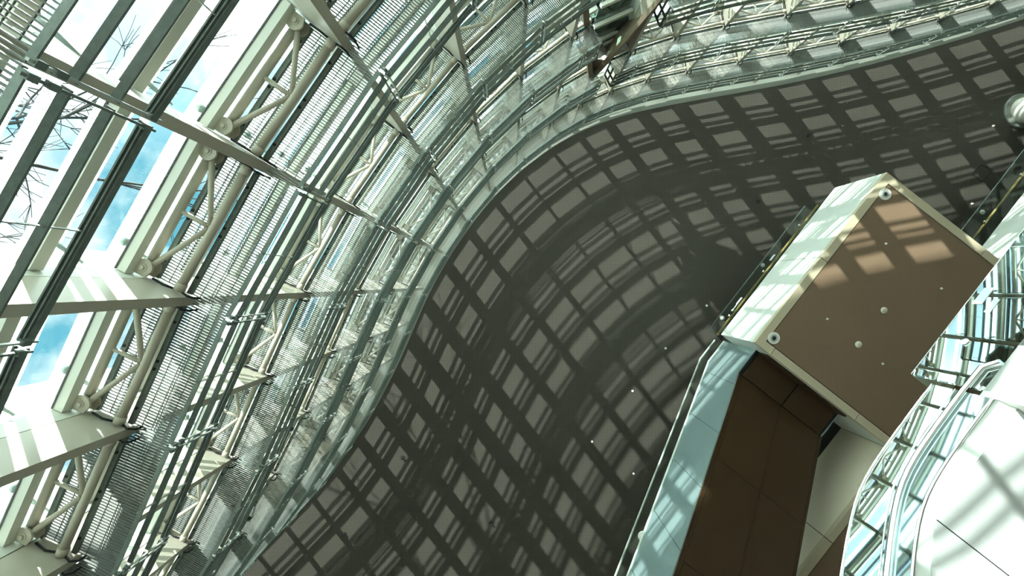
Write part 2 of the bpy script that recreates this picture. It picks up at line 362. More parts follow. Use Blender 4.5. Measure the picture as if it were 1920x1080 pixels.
# ------------------------------------------------------------------ catwalk sections
GP = 1.46                                             # grating pitch in ceiling pixels
def section_parts(j, u0=0.0, u1=1.0):
    """list of (name, mesh builder, material, smooth, sub-part list), z measured from the walking level"""
    L = np.hypot(*(FB[j + 1] - FB[j]))
    g = 3.6 / L                                       # the fins' half width
    a, c = max(u0, g), min(u1, 1 - g)
    q3 = lambda u, n, z: plan3(j, u, n, z)
    out = []
    zp = -0.125
    out.append(('outer_pipe', MB().tube([q3(a, -24, zp), q3(c, -24, zp)], 0.052, 12), CREAM, True, []))
    sl = [('sleeve', MB().tube([q3(x0, -5, zp), q3(x1, -5, zp)], 0.060, 12), CREAM, True) for x0, x1 in ((a, a + 0.055), (c - 0.055, c))]
    out.append(('inner_pipe', MB().tube([q3(a, -5, zp), q3(c, -5, zp)], 0.050, 12), CREAM, True, sl))
    whole = u0 < 0.05 and u1 > 0.95
    if whole:
        for ue, um in ((a + 0.035, 0.49), (c - 0.035, 0.51)):
            out.append(('brace', MB().tube([q3(ue, -23.2, zp - 0.03), q3(um, -6.5, zp - 0.02)], [0.036, 0.030], 10), CREAM, True, []))
        out.append(('strut', MB().tube([q3(0.5, -24, zp), q3(0.5, -6.5, zp)], 0.026, 8), CREAM, True, []))
    for ue, d in ((a, 1), (c, -1)):
        if (u0 > 0.05 and d == 1) or (u1 < 0.95 and d == -1): continue
        x, y = plan(j, ue + d * 0.045, -23.5); fx, fy = plan(j, ue - d * 0.004, -23.5)
        tx, ty = plan(j, ue - d * 0.004, -26.5); bx, by = plan(j, ue - d * 0.004, -20.5)
        ang = math.atan2(y - fy, x - fx); r = 0.105
        arc = [(x + r * math.cos(ang + th), y + r * math.sin(ang + th)) for th in np.linspace(-1.6, 1.6, 11)]
        ccw = [(bx, by)] if (bx - fx) * math.sin(ang) - (by - fy) * math.cos(ang) > 0 else [(tx, ty)]
        cw = [(tx, ty)] if ccw[0] == (bx, by) else [(bx, by)]
        plate = MB().prism(ccw + arc + cw, zp - 0.085, zp - 0.060); leaf = MB().prism(ccw + arc + cw, zp + 0.06, zp + 0.085)
        bolt = MB().lathe((x, y, zp - 0.115), [(0.026, 0), (0.030, 0.012), (0.030, 0.02), (0.048, 0.022), (0.048, 0.03)], 12)
        out.append(('clevis_plate', plate, CREAM, False, [('bolt', bolt, CREAM, False), ('upper_leaf', leaf, CREAM, False)]))
    for nn in (-20.2, -1.8):
        m = MB().quadbox([plan(j, a, nn - 1.25), plan(j, c, nn - 1.25), plan(j, c, nn + 1.25), plan(j, a, nn + 1.25)], -0.05, -0.004)
        bl = [('bolt', MB().lathe((*plan(j, u, nn), -0.062), [(0.018, 0), (0.018, 0.012)], 8), BLACK, False) for u in (a + 0.12, 0.47, 0.53, c - 0.12) if a < u < c]
        out.append(('grating_support', m, GALV, False, bl))
    gr = MB(); nb = int(L * (c - a) / GP)
    hw = 0.0055 / (L * U)
    for i in range(nb + 1):
        u = a + (c - a) * i / nb
        for n0, n1 in ((-21.6, -8.4), (-3.0, 19)):
            gr.quadbox([plan(j, u - hw, n0), plan(j, u + hw, n0), plan(j, u + hw, n1), plan(j, u - hw, n1)], 0, 0.032)
    for u in [a - GP / L * i for i in range(1, 3)] + [c + GP / L * i for i in range(1, 3)]:
        if u < u0 or u > u1: continue
        gr.quadbox([plan(j, u - hw, 1.0), plan(j, u + hw, 1.0), plan(j, u + hw, 19), plan(j, u - hw, 19)], 0, 0.032)
    for nn in (-21.2, -15, -10.5, 2.5, 7.5, 9.0, 14.5):
        gr.quadbox([plan(j, a, nn - 0.14), plan(j, c, nn - 0.14), plan(j, c, nn + 0.14), plan(j, a, nn + 0.14)], 0.012, 0.020)
    out.append(('grating', gr, GRATE, False, []))
    e0, e1 = max(u0, 0.012), min(u1, 0.988)
    band = lambda n0, n1, z0, z1: MB().quadbox([plan(j, e0, n0), plan(j, e1, n0), plan(j, e1, n1), plan(j, e0, n1)], z0, z1)
    out.append(('edge_strip', band(18.5, 20.9, -0.006, 0.008), GALV, False, []))
    for dz in (0.24, 0.53):
        out.append(('rail', band(18.4, 21.2, dz - 0.008, dz + 0.008), GALV, False, []))
    hr = band(18.2, 21.4, 0.80, 0.85)
    for nn in (18.9, 20.3): hr.quadbox([plan(j, e0, nn), plan(j, e1, nn), plan(j, e1, nn + 0.4), plan(j, e0, nn + 0.4)], 0.785, 0.80)
    out.append(('handrail', hr, GALV, False, []))
    tw = 0.75 / L
    for up in (e0 + 0.006, 0.5, e1 - 0.006 - tw):
        if up < e0 or up > e1: continue
        endp = abs(up - 0.5) > 0.3
        wd = tw if endp else tw * 0.5
        nn = 21.4 if endp else 19.4
        m = MB().quadbox([plan(j, up, nn), plan(j, up + wd, nn), plan(j, up + wd, nn + 0.9), plan(j, up, nn + 0.9)], -0.06, 0.86)
        bl = []
        if endp:
            bl = [('clamp', MB().quadbox([plan(j, up - 0.007, 20.9), plan(j, up + wd + 0.007, 20.9), plan(j, up + wd + 0.007, 22.7), plan(j, up - 0.007, 22.7)], dz - 0.03, dz + 0.03), GALV, False) for dz in (0.0, 0.12, 0.78)]
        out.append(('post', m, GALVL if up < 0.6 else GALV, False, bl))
    if u0 > 0 or u1 < 1:                               # end gate at the portal
        ue = u0 if u0 > 0 else u1
        for (n0, z0), (n1, z1) in (((1, -0.02), (1, 0.85)), ((19, -0.02), (19, 0.85)), ((1, 0.85), (19, 0.85)), ((1, 0.42), (19, 0.42)), ((10, -0.02), (10, 0.85))):
            out.append(('gate_bar', MB().bar(q3(ue, n0, z0), q3(ue, n1, z1), 0.045, 0.045, (0.3, 0.5, 0.8)), DARKFRAME, False, []))
    return out
LOUV = ((-0.58, -0.34), (-1.10, -0.98), (-1.34, -1.22))
def louver(j, z0, z1):
    """a dotted glass plank held outside the windows"""
    lo = MB().quadbox([plan(j, 0.0, -57.4), plan(j, 1.0, -57.4), plan(j, 1.0, -56.6), plan(j, 0.0, -56.6)], z0, z1)
    x0, y0 = plan(j, 0, -57); x1, y1 = plan(j, 1, -57); d = math.hypot(x1 - x0, y1 - y0); tx, ty = (x1 - x0) / d, (y1 - y0) / d
    lo.uv = lambda v, x0=x0, y0=y0, tx=tx, ty=ty: ((v[0] - x0) * tx + (v[1] - y0) * ty, v[2])
    zc = (z0 + z1) / 2
    cl = MB().tube([plan3(j, 0.05, -33, zc), plan3(j, 0.085, -47, zc - 0.03), plan3(j, 0.10, -55.5, zc)], [0.012, 0.03, 0.012], 8)
    cl.lathe((*plan(j, 0.10, -55), zc - 0.05), [(0.02, 0), (0.055, 0.02), (0.055, 0.07), (0.02, 0.09)], 10)
    return ('louver_glass', lo, FRIT, False, [('louver_clamp', cl, GALV, True)] if z1 - z0 > 0.2 else [])
def window_parts(j, top=False):
    """glazing of one bay and tier, z measured from the tier's upper transom downwards"""
    L = np.hypot(*(FB[j + 1] - FB[j])); g = 2.5 / L
    out = []; h = STEP / 3
    bx = lambda n0, n1, z0, z1, a=g, c=1 - g: MB().quadbox([plan(j, a, n0), plan(j, c, n0), plan(j, c, n1), plan(j, a, n1)], z0, z1)
    for k in range(3):
        z1 = -k * h - 0.25; z0 = z1 - h
        out.append(('transom', bx(-31.2, -26.6, z1 - 0.07, z1 + 0.06), FRAME, False,
                    [('gasket', bx(-32.0, -31.2, z1 - 0.08, z1 + 0.07), BLACK, False)]))
        out.append(('pane', bx(-31.3, -30.7, z0 + 0.06, z1 - 0.07), GLASS, False, []))
        for d0, d1 in LOUV: out.append(louver(j, z1 + d0, z1 + d1))
    return out

wall_rest = link('wall_facade', None, kind='structure')
wall_rest['label'] = 'glazed facade bays beyond the frame'
def joined(name, partlist, off):
    """everything of one bay in one mesh, for bays that the frame does not show"""
    v, f, mi, mats, uvs = [], [], [], [], []
    for nm, mb, mat, sm, subs in partlist:
        if nm in ('gate_bar', 'clevis_plate'): continue
        if mat not in mats: mats.append(mat)
        b = len(v); v += [(x - off[0], y - off[1], z) for x, y, z in mb.v]; f += [tuple(b + i for i in q) for q in mb.f]; mi += [mats.index(mat)] * len(mb.f)
        uvs += [mb.uv(p) if mb.uv else (0, 0) for p in mb.v]
    m = bpy.data.meshes.new(name); m.from_pydata(v, [], f)
    for x in mats: m.materials.append(x)
    m.polygons.foreach_set('material_index', mi)
    lay = m.uv_layers.new(name='UVMap'); idx = np.zeros(len(m.loops), int); m.loops.foreach_get('vertex_index', idx)
    lay.data.foreach_set('uv', np.array(uvs, float)[idx].ravel())
    m.update(); return m
SKIP = {(PORTAL, 3), (PORTAL, 2), (PORTAL, 1), (PORTAL, 0), (PORTAL - 1, 1), (PORTAL - 1, 0), (PORTAL - 1, 2)}
def place(j):
    if j < PORTAL: return f'{ORD[PORTAL - j]} bay left of the bronze portal'
    if j == PORTAL: return 'bay right at the bronze portal'
    return f'{ORD[j - PORTAL]} bay right of the bronze portal'
win_no = 0
for j in range(NB):
    ox, oy = plan(j, 0.5, 0)
    secs, wins, jsec, jwin = {}, None, None, None
    for k in range(0, 6):
        z = LV[0] * H + k * STEP
        vis = k >= 0 and shown([plan3(j, u, n, z + dz) for u in (0, 0.25, 0.5, 0.75, 1) for n in (-24, 0, 21) for dz in (0, 0.85)])
        if (j, k) not in SKIP:
            u0 = {(PORTAL, 4): (0.42, 1.0), (PORTAL - 1, 3): (0.0, 0.44), (PORTAL + 1, 3): (0.002, 1.0)}.get((j, k), (0.0, 1.0))
            if vis:
                if u0 not in secs:
                    secs[u0] = [(nm, mb.mesh(nm, mat, sm, (ox, oy, 0)), [(n2, m2.mesh(n2, a2, s2, (ox, oy, 0))) for n2, m2, a2, s2 in subs]) for nm, mb, mat, sm, subs in section_parts(j, *u0)]
                tier = ORD[6 - k]
                root = thing('catwalk_section', f'steel grating catwalk, {tier} tier below the ceiling, {place(j)}', 'catwalk', (ox, oy, z), 'catwalk sections along the glass facade')
                for nm, me, subs in secs[u0]:
                    o = link(nm, me, root)
                    if nm == 'grating': o['kind'] = 'stuff'
                    for n2, me2 in subs: link(n2, me2, o)
            else:
                if jsec is None: jsec = joined('facade_bay_walkway', section_parts(j), (ox, oy))
                link('facade_walkway', jsec, wall_rest, (ox, oy, z))
        visw = k >= 0 and shown([plan3(j, u, n, z - dz * STEP) for u in (0, 0.25, 0.5, 0.75, 1) for n in (-34,) for dz in (0, 0.33, 0.66, 1)])
        if visw:
            if wins is None:
                wins = [(nm, mb.mesh(nm, mat, sm, (ox, oy, 0)), [(n2, m2.mesh(n2, a2, s2, (ox, oy, 0))) for n2, m2, a2, s2 in subs]) for nm, mb, mat, sm, subs in window_parts(j)]
            win_no += 1
            root = link(f'window_{win_no}', None, None, (ox, oy, z), kind='structure')
            for nm, me, subs in wins:
                o = link(nm, me, root)
                for n2, me2 in subs: link(n2, me2, o)
        else:
            if jwin is None: jwin = joined('facade_bay_glazing', window_parts(j), (ox, oy))
            link('facade_glazing', jwin, wall_rest, (ox, oy, z))
    # short top light between the highest catwalk and the white band
    win_no += 1
    z = LV[5] * H; root = link(f'window_{win_no}', None, None, (ox, oy, z), kind='structure')
    L = np.hypot(*(FB[j + 1] - FB[j])); g = 2.5 / L
    qq = lambda n0, n1: [plan(j, g, n0), plan(j, 1 - g, n0), plan(j, 1 - g, n1), plan(j, g, n1)]
    zt = [z - 0.25 + STEP / 3 * m for m in (0, 1, 2)] + [0.972 * H]
    for za, zb in zip(zt, zt[1:]):
        part(root, 'pane', MB().quadbox(qq(-31.3, -30.7), za + 0.06, zb - 0.07), GLASS)
        if zb < zt[-1]: part(root, 'transom', MB().quadbox(qq(-31.2, -26.6), zb - 0.07, zb + 0.06), FRAME)
    for m in (1, 2, 3):
        for d0, d1 in LOUV:
            za, zb = z - 0.25 + STEP / 3 * m + d0, z - 0.25 + STEP / 3 * m + d1
            if zb < 0.975 * H:
                nm, mb, mat, sm, subs = louver(j, za, zb); o = part(root, nm, mb, mat)

# ------------------------------------------------------------------ bronze portal that interrupts the catwalks
pt = thing('bronze_portal', 'bronze gable portal with dark glazed hood wedged into the glass facade', 'portal', P(1107, 147, 0.742))
T0 = P(1107, 148, 0.742)
inner = [T0, P(1125, 129, 0.722), P(1180, 66, 0.650), P(1240, -4, 0.582), P(1292, -64, 0.52)]
outer = [P(1105, 106, 0.757), P(1118, 92, 0.752), P(1160, 53, 0.712), P(1214, 0, 0.655), P(1268, -54, 0.605)]
for i in range(4):
    rv = MB().slab([inner[i], inner[i + 1], outer[i + 1]], (0.03, -0.03, 0.05)); rv.slab([inner[i], outer[i + 1], outer[i]], (0.03, -0.03, 0.05))
    part(pt, 'reveal', rv, BRONZE)
    part(pt, 'edge_band', MB().bar(inner[i], inner[i + 1], 0.13, 0.10, (0, 0, 1)), BRONZE)
L0, L1 = P(1100, 62, 0.60), P(1094, -30, 0.47)
G0, G2 = outer[0], outer[4]
for p0, p1 in ((T0, L0), (L0, L1)): part(pt, 'post_band', MB().bar(p0, p1, 0.15, 0.12, (0.4, 0.9, 0.1)), BRONZE)
part(pt, 'inner_reveal', MB().slab([T0, L0, P(1104, 62, 0.70)], (-0.03, -0.03, 0.05)).slab([T0, P(1104, 62, 0.70), G0], (-0.03, -0.03, 0.05)), BRONZE)
spine = [P(1111, 86, 0.752), P(1122, 66, 0.732), P(1136, 44, 0.710), P(1151, 22, 0.688), P(1167, 0, 0.664), P(1190, -32, 0.63)]
lefts = [P(1105, 78, 0.72), P(1103, 62, 0.70), P(1102, 36, 0.67), P(1102, 4, 0.635), P(1101, -25, 0.60), P(1100, -60, 0.565)]
rights = [P(1118, 90, 0.750), P(1143, 66, 0.722), P(1171, 41, 0.694), P(1202, 10, 0.662), P(1222, -8, 0.645), P(1260, -45, 0.612)]
for i in range(5):
    for ed in (lefts, rights):
        qd = [spine[i], spine[i + 1], ed[i + 1], ed[i]]
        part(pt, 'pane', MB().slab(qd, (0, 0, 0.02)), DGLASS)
        part(pt, 'chevron_bar', MB().bar(spine[i], ed[i], 0.09, 0.09), DARKFRAME)
        part(pt, 'edge_bar', MB().bar(ed[i], ed[i + 1], 0.10, 0.10), DARKFRAME)
    part(pt, 'ridge_bar', MB().bar(spine[i], spine[i + 1], 0.20, 0.12), GALV)
# dark plates added behind the portal glass to shut out the sky
part(pt, 'added_dark_back', MB().slab([G0 + Vector((0, -.9, .5)), G2 + Vector((0.3, -1.5, .5)), lefts[5] + Vector((-.3, -1.5, .5)), lefts[0] + Vector((0, -.9, .5))], (0, 0, 0.05)), DARK_BACK)

part(pt, 'added_dark_back', MB().slab([P(1094, 122, 0.768), P(1132, 114, 0.768), P(1168, 72, 0.75), P(1217, 20, 0.72), P(1180, 6, 0.72), P(1094, 60, 0.745)], (0, 0, 0.05)), DARK_BACK)

# ------------------------------------------------------------------ floodlights clamped to the facade
for px, py, ze, fin, lab in ((545, 797, 0.51, 8, 'small grey floodlight clamped to a fin, the upper of the two'), (468, 963, 0.50, 7, 'small grey floodlight clamped to a fin, the lower of the two')):
    c = P(px, py, ze); r = thing('floodlight', lab, 'lamp', c, 'floodlights on the facade')
    ax = Vector((0.15, 0.45, -0.88)).normalized()
    part(r, 'body', MB().tube([c - ax * 0.16, c - ax * 0.13, c + ax * 0.10], [0.06, 0.085, 0.085], 16), GALVL, True)
    part(r, 'hood', MB().tube([c + ax * 0.06, c + ax * 0.13], 0.098, 16, cap=False), GALVL, True)
    part(r, 'lens', MB().tube([c + ax * 0.101, c + ax * 0.106], 0.08, 16), BLACK, True)
    x, y = FB[fin] * U
    part(r, 'arm', MB().tube([c - ax * 0.1, c + Vector((-0.12, -0.05, 0.05)), Vector((x, y, c.z + 0.02))], 0.018, 8), GALV, True)
    part(r, 'clamp', MB().box(x - .05, x + .05, y - .05, y + .05, c.z - .06, c.z + .08), GALV)

# ------------------------------------------------------------------ upper floor, its landing and escalator pair
EV, AV = Vector((0.79, 0.613)).normalized(), Vector((-0.613, 0.79)).normalized()
def W(e, a, z): return Vector((EV.x * e + AV.x * a, EV.y * e + AV.y * a, z))
def eabox(mb, e0, e1, a0, a1, z0, z1):
    return mb.hexa([W(e0, a0, z0), W(e1, a0, z0), W(e1, a1, z0), W(e0, a1, z0), W(e0, a0, z1), W(e1, a0, z1), W(e1, a1, z1), W(e0, a1, z1)])
ZS = 0.75 * H; ZT = ZS * 1.16
EM = 13.35
LE, LA0, LA1 = 7.55, -10.51, -3.44
TW = 0.26
land = thing('landing', 'projecting landing with taupe soffit, cream trim and sunlit white fascia', 'landing', W(LE, LA1, ZS))
part(land, 'soffit', eabox(MB(), LE + TW + 0.03, EM + TW, LA0 + TW + 0.03, LA1 - TW - 0.03, ZS + 0.02, ZS + 0.2), SOFFIT)
part(land, 'core', eabox(MB(), LE + 0.06, EM, LA0 + 0.06, LA1 - 0.06, ZS + 0.2, ZT - 0.02), BLACK)
part(land, 'floor_slab', eabox(MB(), LE + 0.01, EM, LA0 + 0.01, LA1 - 0.01, ZT - 0.06, ZT), FASCIA)
g = 0.012
am = (LA0 + LA1) / 2 - 0.0
for a0, a1 in ((LA0, am - g), (am + g, LA1)):
    part(land, 'trim', eabox(MB(), LE, LE + TW, a0, a1, ZS, ZS + 0.16), TRIM)
    part(land, 'fascia_panel', eabox(MB(), LE, LE + 0.05, a0, a1, ZS + 0.165, ZT), FASCIA)
for e0, e1 in ((LE + TW, 8.20 - g), (8.20 + g, 11.70 - g), (11.70 + g, EM)):
    part(land, 'trim', eabox(MB(), e0, e1, LA1 - TW, LA1, ZS, ZS + 0.16), TRIM)
    part(land, 'trim', eabox(MB(), e0, e1, LA0, LA0 + TW, ZS, ZS + 0.16), TRIM)
    part(land, 'fascia_panel', eabox(MB(), e0 - (TW - 0.05 if e0 < 8 else 0), e1, LA1 - 0.05, LA1, ZS + 0.165, ZT), FASCIA)
    part(land, 'fascia_panel', eabox(MB(), e0 - (TW - 0.05 if e0 < 8 else 0), e1, LA0, LA0 + 0.05, ZS + 0.165, ZT), FASCIA)
# main floor edge
slab = thing('upper_floor_slab', 'upper floor edge with taupe soffit and fascia tinted with warm bounce light behind the escalators', 'floor slab', W(EM, 0, ZS))
SA0, SA1 = -21.0, 15.0
part(slab, 'soffit', eabox(MB(), EM + TW + 0.03, 26, SA0, SA1, ZS + 0.02, ZS + 0.2), SOFFIT)
part(slab, 'core', eabox(MB(), EM + 0.06, 26, SA0, SA1, ZS + 0.2, ZT - 0.02), BLACK)
cuts = [SA0, -18.5, -14.5, LA0, LA1, 0.2, 3.9, 7.6, 11.3, SA1]
for a0, a1 in zip(cuts, cuts[1:]):
    if a0 == LA0: continue
    part(slab, 'trim', eabox(MB(), EM, EM + TW, a0 + g, a1 - g, ZS, ZS + 0.16), TRIM)
    part(slab, 'fascia_panel', eabox(MB(), EM, EM + 0.05, a0 + g, a1 - g, ZS + 0.165, ZT), FASCIA_BOUNCE if a0 > LA0 else FASCIA)
# glass balustrades with oak handrails
def balustrade(label, e, cuts, z0, z1, mat, hr_e, hr_z, a_hr, discs=()):
    r = thing('glass_balustrade', label, 'balustrade', W(e, cuts[0], z0), 'glass balustrades with oak handrails')
    for a0, a1 in zip(cuts, cuts[1:]):
        part(r, 'pane', eabox(MB(), e, e + 0.02, a0 + 0.012, a1 - 0.012, z0, z1), mat)
        part(r, 'top_edge', eabox(MB(), e - 0.004, e + 0.024, a0 + 0.012, a1 - 0.012, z1, z1 + 0.012), STEEL)
    part(r, 'handrail', MB().tube([W(hr_e, a_hr[0], hr_z), W(hr_e, a_hr[1], hr_z)], 0.042, 12), WOOD, True)
    for a in cuts[1:-1]:
        part(r, 'bracket', MB().tube([W(e + 0.01, a + 0.05, hr_z - 0.06), W(hr_e, a + 0.05, hr_z - 0.02)], 0.014, 8), STEEL, True)
        part(r, 'glass_bolt', MB().tube([W(e - 0.03, a + 0.05, hr_z - 0.06), W(e + 0.04, a + 0.05, hr_z - 0.06)], 0.055, 14), STEEL, True)
    return r
b1 = balustrade('frameless glass balustrade along the sunlit fascia of the projecting landing', LE + 0.22, [-10.2, -9.1, -6.75, -4.5, -3.5], ZT, 20.1, BALU, LE + 0.36, 19.42, (-10.2, -3.55))
for a0, z0, wa, hz in ((-7.55, 19.35, 0.30, 0.16), (-5.35, 19.35, 0.34, 0.12), (-5.0, 19.33, 0.2, 0.07), (-4.78, 19.30, 0.12, 0.14)):
    part(b1, 'sticker', eabox(MB(), LE + 0.212, LE + 0.219, a0, a0 + wa, z0, z0 + hz), STICK)
balustrade('frameless glass balustrade on the upper floor edge past the landing', EM + 0.22, [-21, -18.6, -16.2, -13.8, -10.62], ZT, 20.1, BALU, EM + 0.36, 19.42, (-21, -10.7))
# soffit fittings
def soffit_pt(px, py): return P(px, py, ZS / H) 
for px, py, lab in ((1660, 364, 'round white recessed downlight near the upper corner of the landing soffit'), (1451, 634, 'round white recessed downlight near the lower corner of the landing soffit')):
    c = soffit_pt(px, py); r = thing('downlight', lab, 'light fitting', c, 'fittings in the landing soffit')
    part(r, 'ring', MB().lathe((c.x, c.y, c.z - 0.015), [(0.12, 0.0), (0.19, 0.0), (0.20, 0.012), (0.20, 0.035), (0.12, 0.035)], 28), LAMPW)
    part(r, 'reflector', MB().lathe((c.x, c.y, c.z - 0.02), [(0.10, 0.0), (0.118, 0.0), (0.118, 0.03)], 24), GALVL)
    part(r, 'lens', MB().lathe((c.x, c.y, c.z - 0.03), [(0.05, 0.0), (0.07, 0.012), (0.07, 0.03)], 20), DARKFRAME)
for px, py, lab in ((1658, 582, 'round cream detector disc at the middle of the landing soffit'), (1610, 646, 'smaller cream detector disc low on the landing soffit')):
    c = soffit_pt(px, py); r = thing('ceiling_detector', lab, 'detector', c, 'fittings in the landing soffit')
    part(r, 'rim', MB().lathe((c.x, c.y, c.z - 0.02), [(0.085, 0.0), (0.105, 0.01), (0.105, 0.04)], 24), LAMPW)
    part(r, 'cap', MB().lathe((c.x, c.y, c.z - 0.05), [(0.04, 0.0), (0.065, 0.012), (0.07, 0.03)], 20), TRIM)
def sprinkler(c, lab, mat, s=1.0, group='sprinkler heads'):
    r = thing('sprinkler_head', lab, 'sprinkler', c, group)
    part(r, 'plate', MB().lathe((c.x, c.y, c.z - 0.012), [(0.045 * s, 0), (0.05 * s, 0.004), (0.05 * s, 0.014)], 14), mat)
    part(r, 'nozzle', MB().lathe((c.x, c.y, c.z - 0.06 * s), [(0.03 * s, 0.0), (0.03 * s, 0.008), (0.012 * s, 0.012), (0.012 * s, 0.05 * s)], 12), mat)
for px, py, lab in ((1661, 457, 'tiny sprinkler head below the upper downlight on the landing soffit'), (1551, 598, 'tiny sprinkler head toward the fascia side of the landing soffit'), (1765, 541, 'tiny sprinkler head near the glass box side of the landing soffit'), (1655, 682, 'tiny sprinkler head at the lower end of the landing soffit')):
    sprinkler(soffit_pt(px, py), lab, LAMPW, 0.8)

# escalator pair going down from the landing
SL = 0.66
ZE = ZS * 1.046; EE0, EE1 = 8.11, 11.68; KA = -2.44
def zu(a): return ZE if a <= KA else ZE - SL * (a - KA)
AEND = 9.0
esc = thing('escalator_pair', 'dark bronze underside of the escalator pair descending from the landing', 'escalator', W(EE0, LA1, ZE))
EMID = 9.95
def pan(e0, e1, a0, a1, t=0.05):
    q = [W(e0, a0, zu(a0)), W(e1, a0, zu(a0)), W(e1, a1, zu(a1)), W(e0, a1, zu(a1))]
    return MB().slab(q, (0, 0, t))
acut = [KA + 0.012, 0.3, 3.0, 5.7, AEND]
for e0, e1 in ((EE0 + 0.16, EMID - 0.035), (EMID + 0.035, EE1 - 0.10)):
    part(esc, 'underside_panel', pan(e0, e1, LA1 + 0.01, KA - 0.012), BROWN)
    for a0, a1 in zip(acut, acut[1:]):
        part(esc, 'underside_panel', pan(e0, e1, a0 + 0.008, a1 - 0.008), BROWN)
for e0, e1 in ((EE0, EE0 + 0.06), (EE0 + 0.075, EE0 + 0.145), (EMID - 0.02, EMID + 0.02), (EE1 - 0.085, EE1 - 0.045), (EE1 - 0.03, EE1)):
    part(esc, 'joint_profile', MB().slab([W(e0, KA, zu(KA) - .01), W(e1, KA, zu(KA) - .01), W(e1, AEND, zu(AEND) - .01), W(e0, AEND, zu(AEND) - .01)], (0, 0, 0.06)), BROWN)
core = MB().hexa([W(EE0 + .02, LA1, ZE + .06), W(EE1 - .02, LA1, ZE + .06), W(EE1 - .02, KA, ZE + .06), W(EE0 + .02, KA, ZE + .06)] + [W(EE0 + .02, LA1, ZE + 1.6), W(EE1 - .02, LA1, ZE + 1.6), W(EE1 - .02, KA, ZE + 1.6), W(EE0 + .02, KA, ZE + 1.6)])
core.hexa([W(EE0 + .02, KA, ZE + .06), W(EE1 - .02, KA, ZE + .06), W(EE1 - .02, AEND, zu(AEND) + .06), W(EE0 + .02, AEND, zu(AEND) + .06), W(EE0 + .02, KA, ZE + 1.6), W(EE1 - .02, KA, ZE + 1.6), W(EE1 - .02, AEND, zu(AEND) + 1.6), W(EE0 + .02, AEND, zu(AEND) + 1.6)])
part(esc, 'truss', core, BLACK)
HC, HG = 2.40, 3.55        # height of the cladding and of the glass above the underside edge
def ramp(a, h): return zu(a) + h
def side_strip(e, t, a0, a1, h0, h1):
    """an upright sheet that follows the incline between a0 and a1"""
    pts = [a0] + ([KA] if a0 < KA < a1 else []) + [a1]
    mb = MB()
    for x, y in zip(pts, pts[1:]):
        mb.hexa([W(e, x, ramp(x, h0)), W(e + t, x, ramp(x, h0)), W(e + t, y, ramp(y, h0)), W(e, y, ramp(y, h0)), W(e, x, ramp(x, h1)), W(e + t, x, ramp(x, h1)), W(e + t, y, ramp(y, h1)), W(e, y, ramp(y, h1))])
    return mb
scut = [LA1, -2.0, -0.35, 1.25, 2.85, 4.45, 6.05, 7.65, AEND]
for a0, a1 in zip(scut, scut[1:]):
    part(esc, 'side_cladding_panel', side_strip(EE0 - 0.03, 0.03, a0 + 0.008, a1 - 0.008, 0.02, HC), TEAL)
    part(esc, 'balustrade_pane', side_strip(EE0 + 0.10, 0.015, a0 + 0.008, a1 - 0.008, HC, HG), BALU)
for h0, h1, e0, t, mt in ((HC, HC + 0.035, EE0 - 0.045, 0.10, WHITE), (HC + 0.12, HC + 0.15, EE0 - 0.02, 0.05, WHITE), (HG, HG + 0.03, EE0 + 0.085, 0.05, WHITE)):
    part(esc, 'edge_profile', side_strip(e0, t, LA1, AEND, h0, h1), mt)
part(esc, 'side_cladding_panel', side_strip(EE1, 0.03, LA1, AEND, 0.02, HC), TEAL)
part(esc, 'landing_bulkhead', eabox(MB(), EE0 + 0.15, EMID - 0.02, LA1 + 0.001, LA1 + 0.06, ZS + 0.25, ZE + 0.02), BROWN)
part(esc, 'landing_bulkhead', eabox(MB(), EMID + 0.02, EE1 - 0.1, LA1 + 0.001, LA1 + 0.06, ZS + 0.25, ZE + 0.02), BROWN)
part(esc, 'wall_lamp', MB().lathe(tuple(P(1207, 1008, 15.0 / H)), [(0.05, 0), (0.16, 0.05), (0.16, 0.10), (0.05, 0.14)], 18), LAMPW)

# ------------------------------------------------------------------ lower landing and the bright escalator
E2 = 6.05; ZT2 = 6.60; A2 = -2.76
low = thing('lower_landing', 'white fascia corner of the lower landing beside the bright escalator', 'landing', W(E2, A2, 5.2))
part(low, 'side_fascia', eabox(MB(), E2, E2 + 0.05, -13, A2, 5.2, ZT2), FASCIA)
part(low, 'end_fascia', eabox(MB(), E2 + 0.05, 10.2, A2 - 0.05, A2, 5.2, ZT2 - 0.02), FASCIA)
part(low, 'soffit', eabox(MB(), E2 + 0.05, 10.2, -13, A2 - 0.05, 5.2, 5.3), PANEL)
part(low, 'floor_slab', eabox(MB(), E2 + 0.05, 10.2, -13, A2 - 0.05, ZT2 - 0.2, ZT2 - 0.02), BLACK)
b2 = balustrade('reflective glass balustrade with oak handrail above the lower landing', E2 + 0.0, [-13, -9.2, -6.4, -3.62, -2.84], ZT2 - 0.15, 7.78, MIRG, E2 + 0.26, 7.38, (-13, -2.95))
part(b2, 'return_pane', eabox(MB(), E2 + 0.02, E2 + 0.75, -2.86, -2.84, ZT2 - 0.15, 7.78), MIRG)
part(b2, 'sticker', eabox(MB(), E2 - 0.006, E2 - 0.001, -4.62, -4.30, 7.52, 7.68), STICK)
part(b2, 'sticker', eabox(MB(), E2 - 0.006, E2 - 0.001, -4.40, -4.15, 7.30, 7.40), STICK)
e2 = thing('escalator', 'bright escalator with mirrored side, steel handrail and white underside panels', 'escalator', W(E2, A2, 6.1))
def fall(x, w=0.55): return SL * (math.sqrt(x * x + w * w) + x) / 2
A2S = np.concatenate([np.linspace(A2, 1.6, 23), np.linspace(2.2, 4.6, 5)])
def curve(z0, ak, off=0.0, w=0.55): return [(a, z0 - fall(a - ak, w)) for a in A2S]
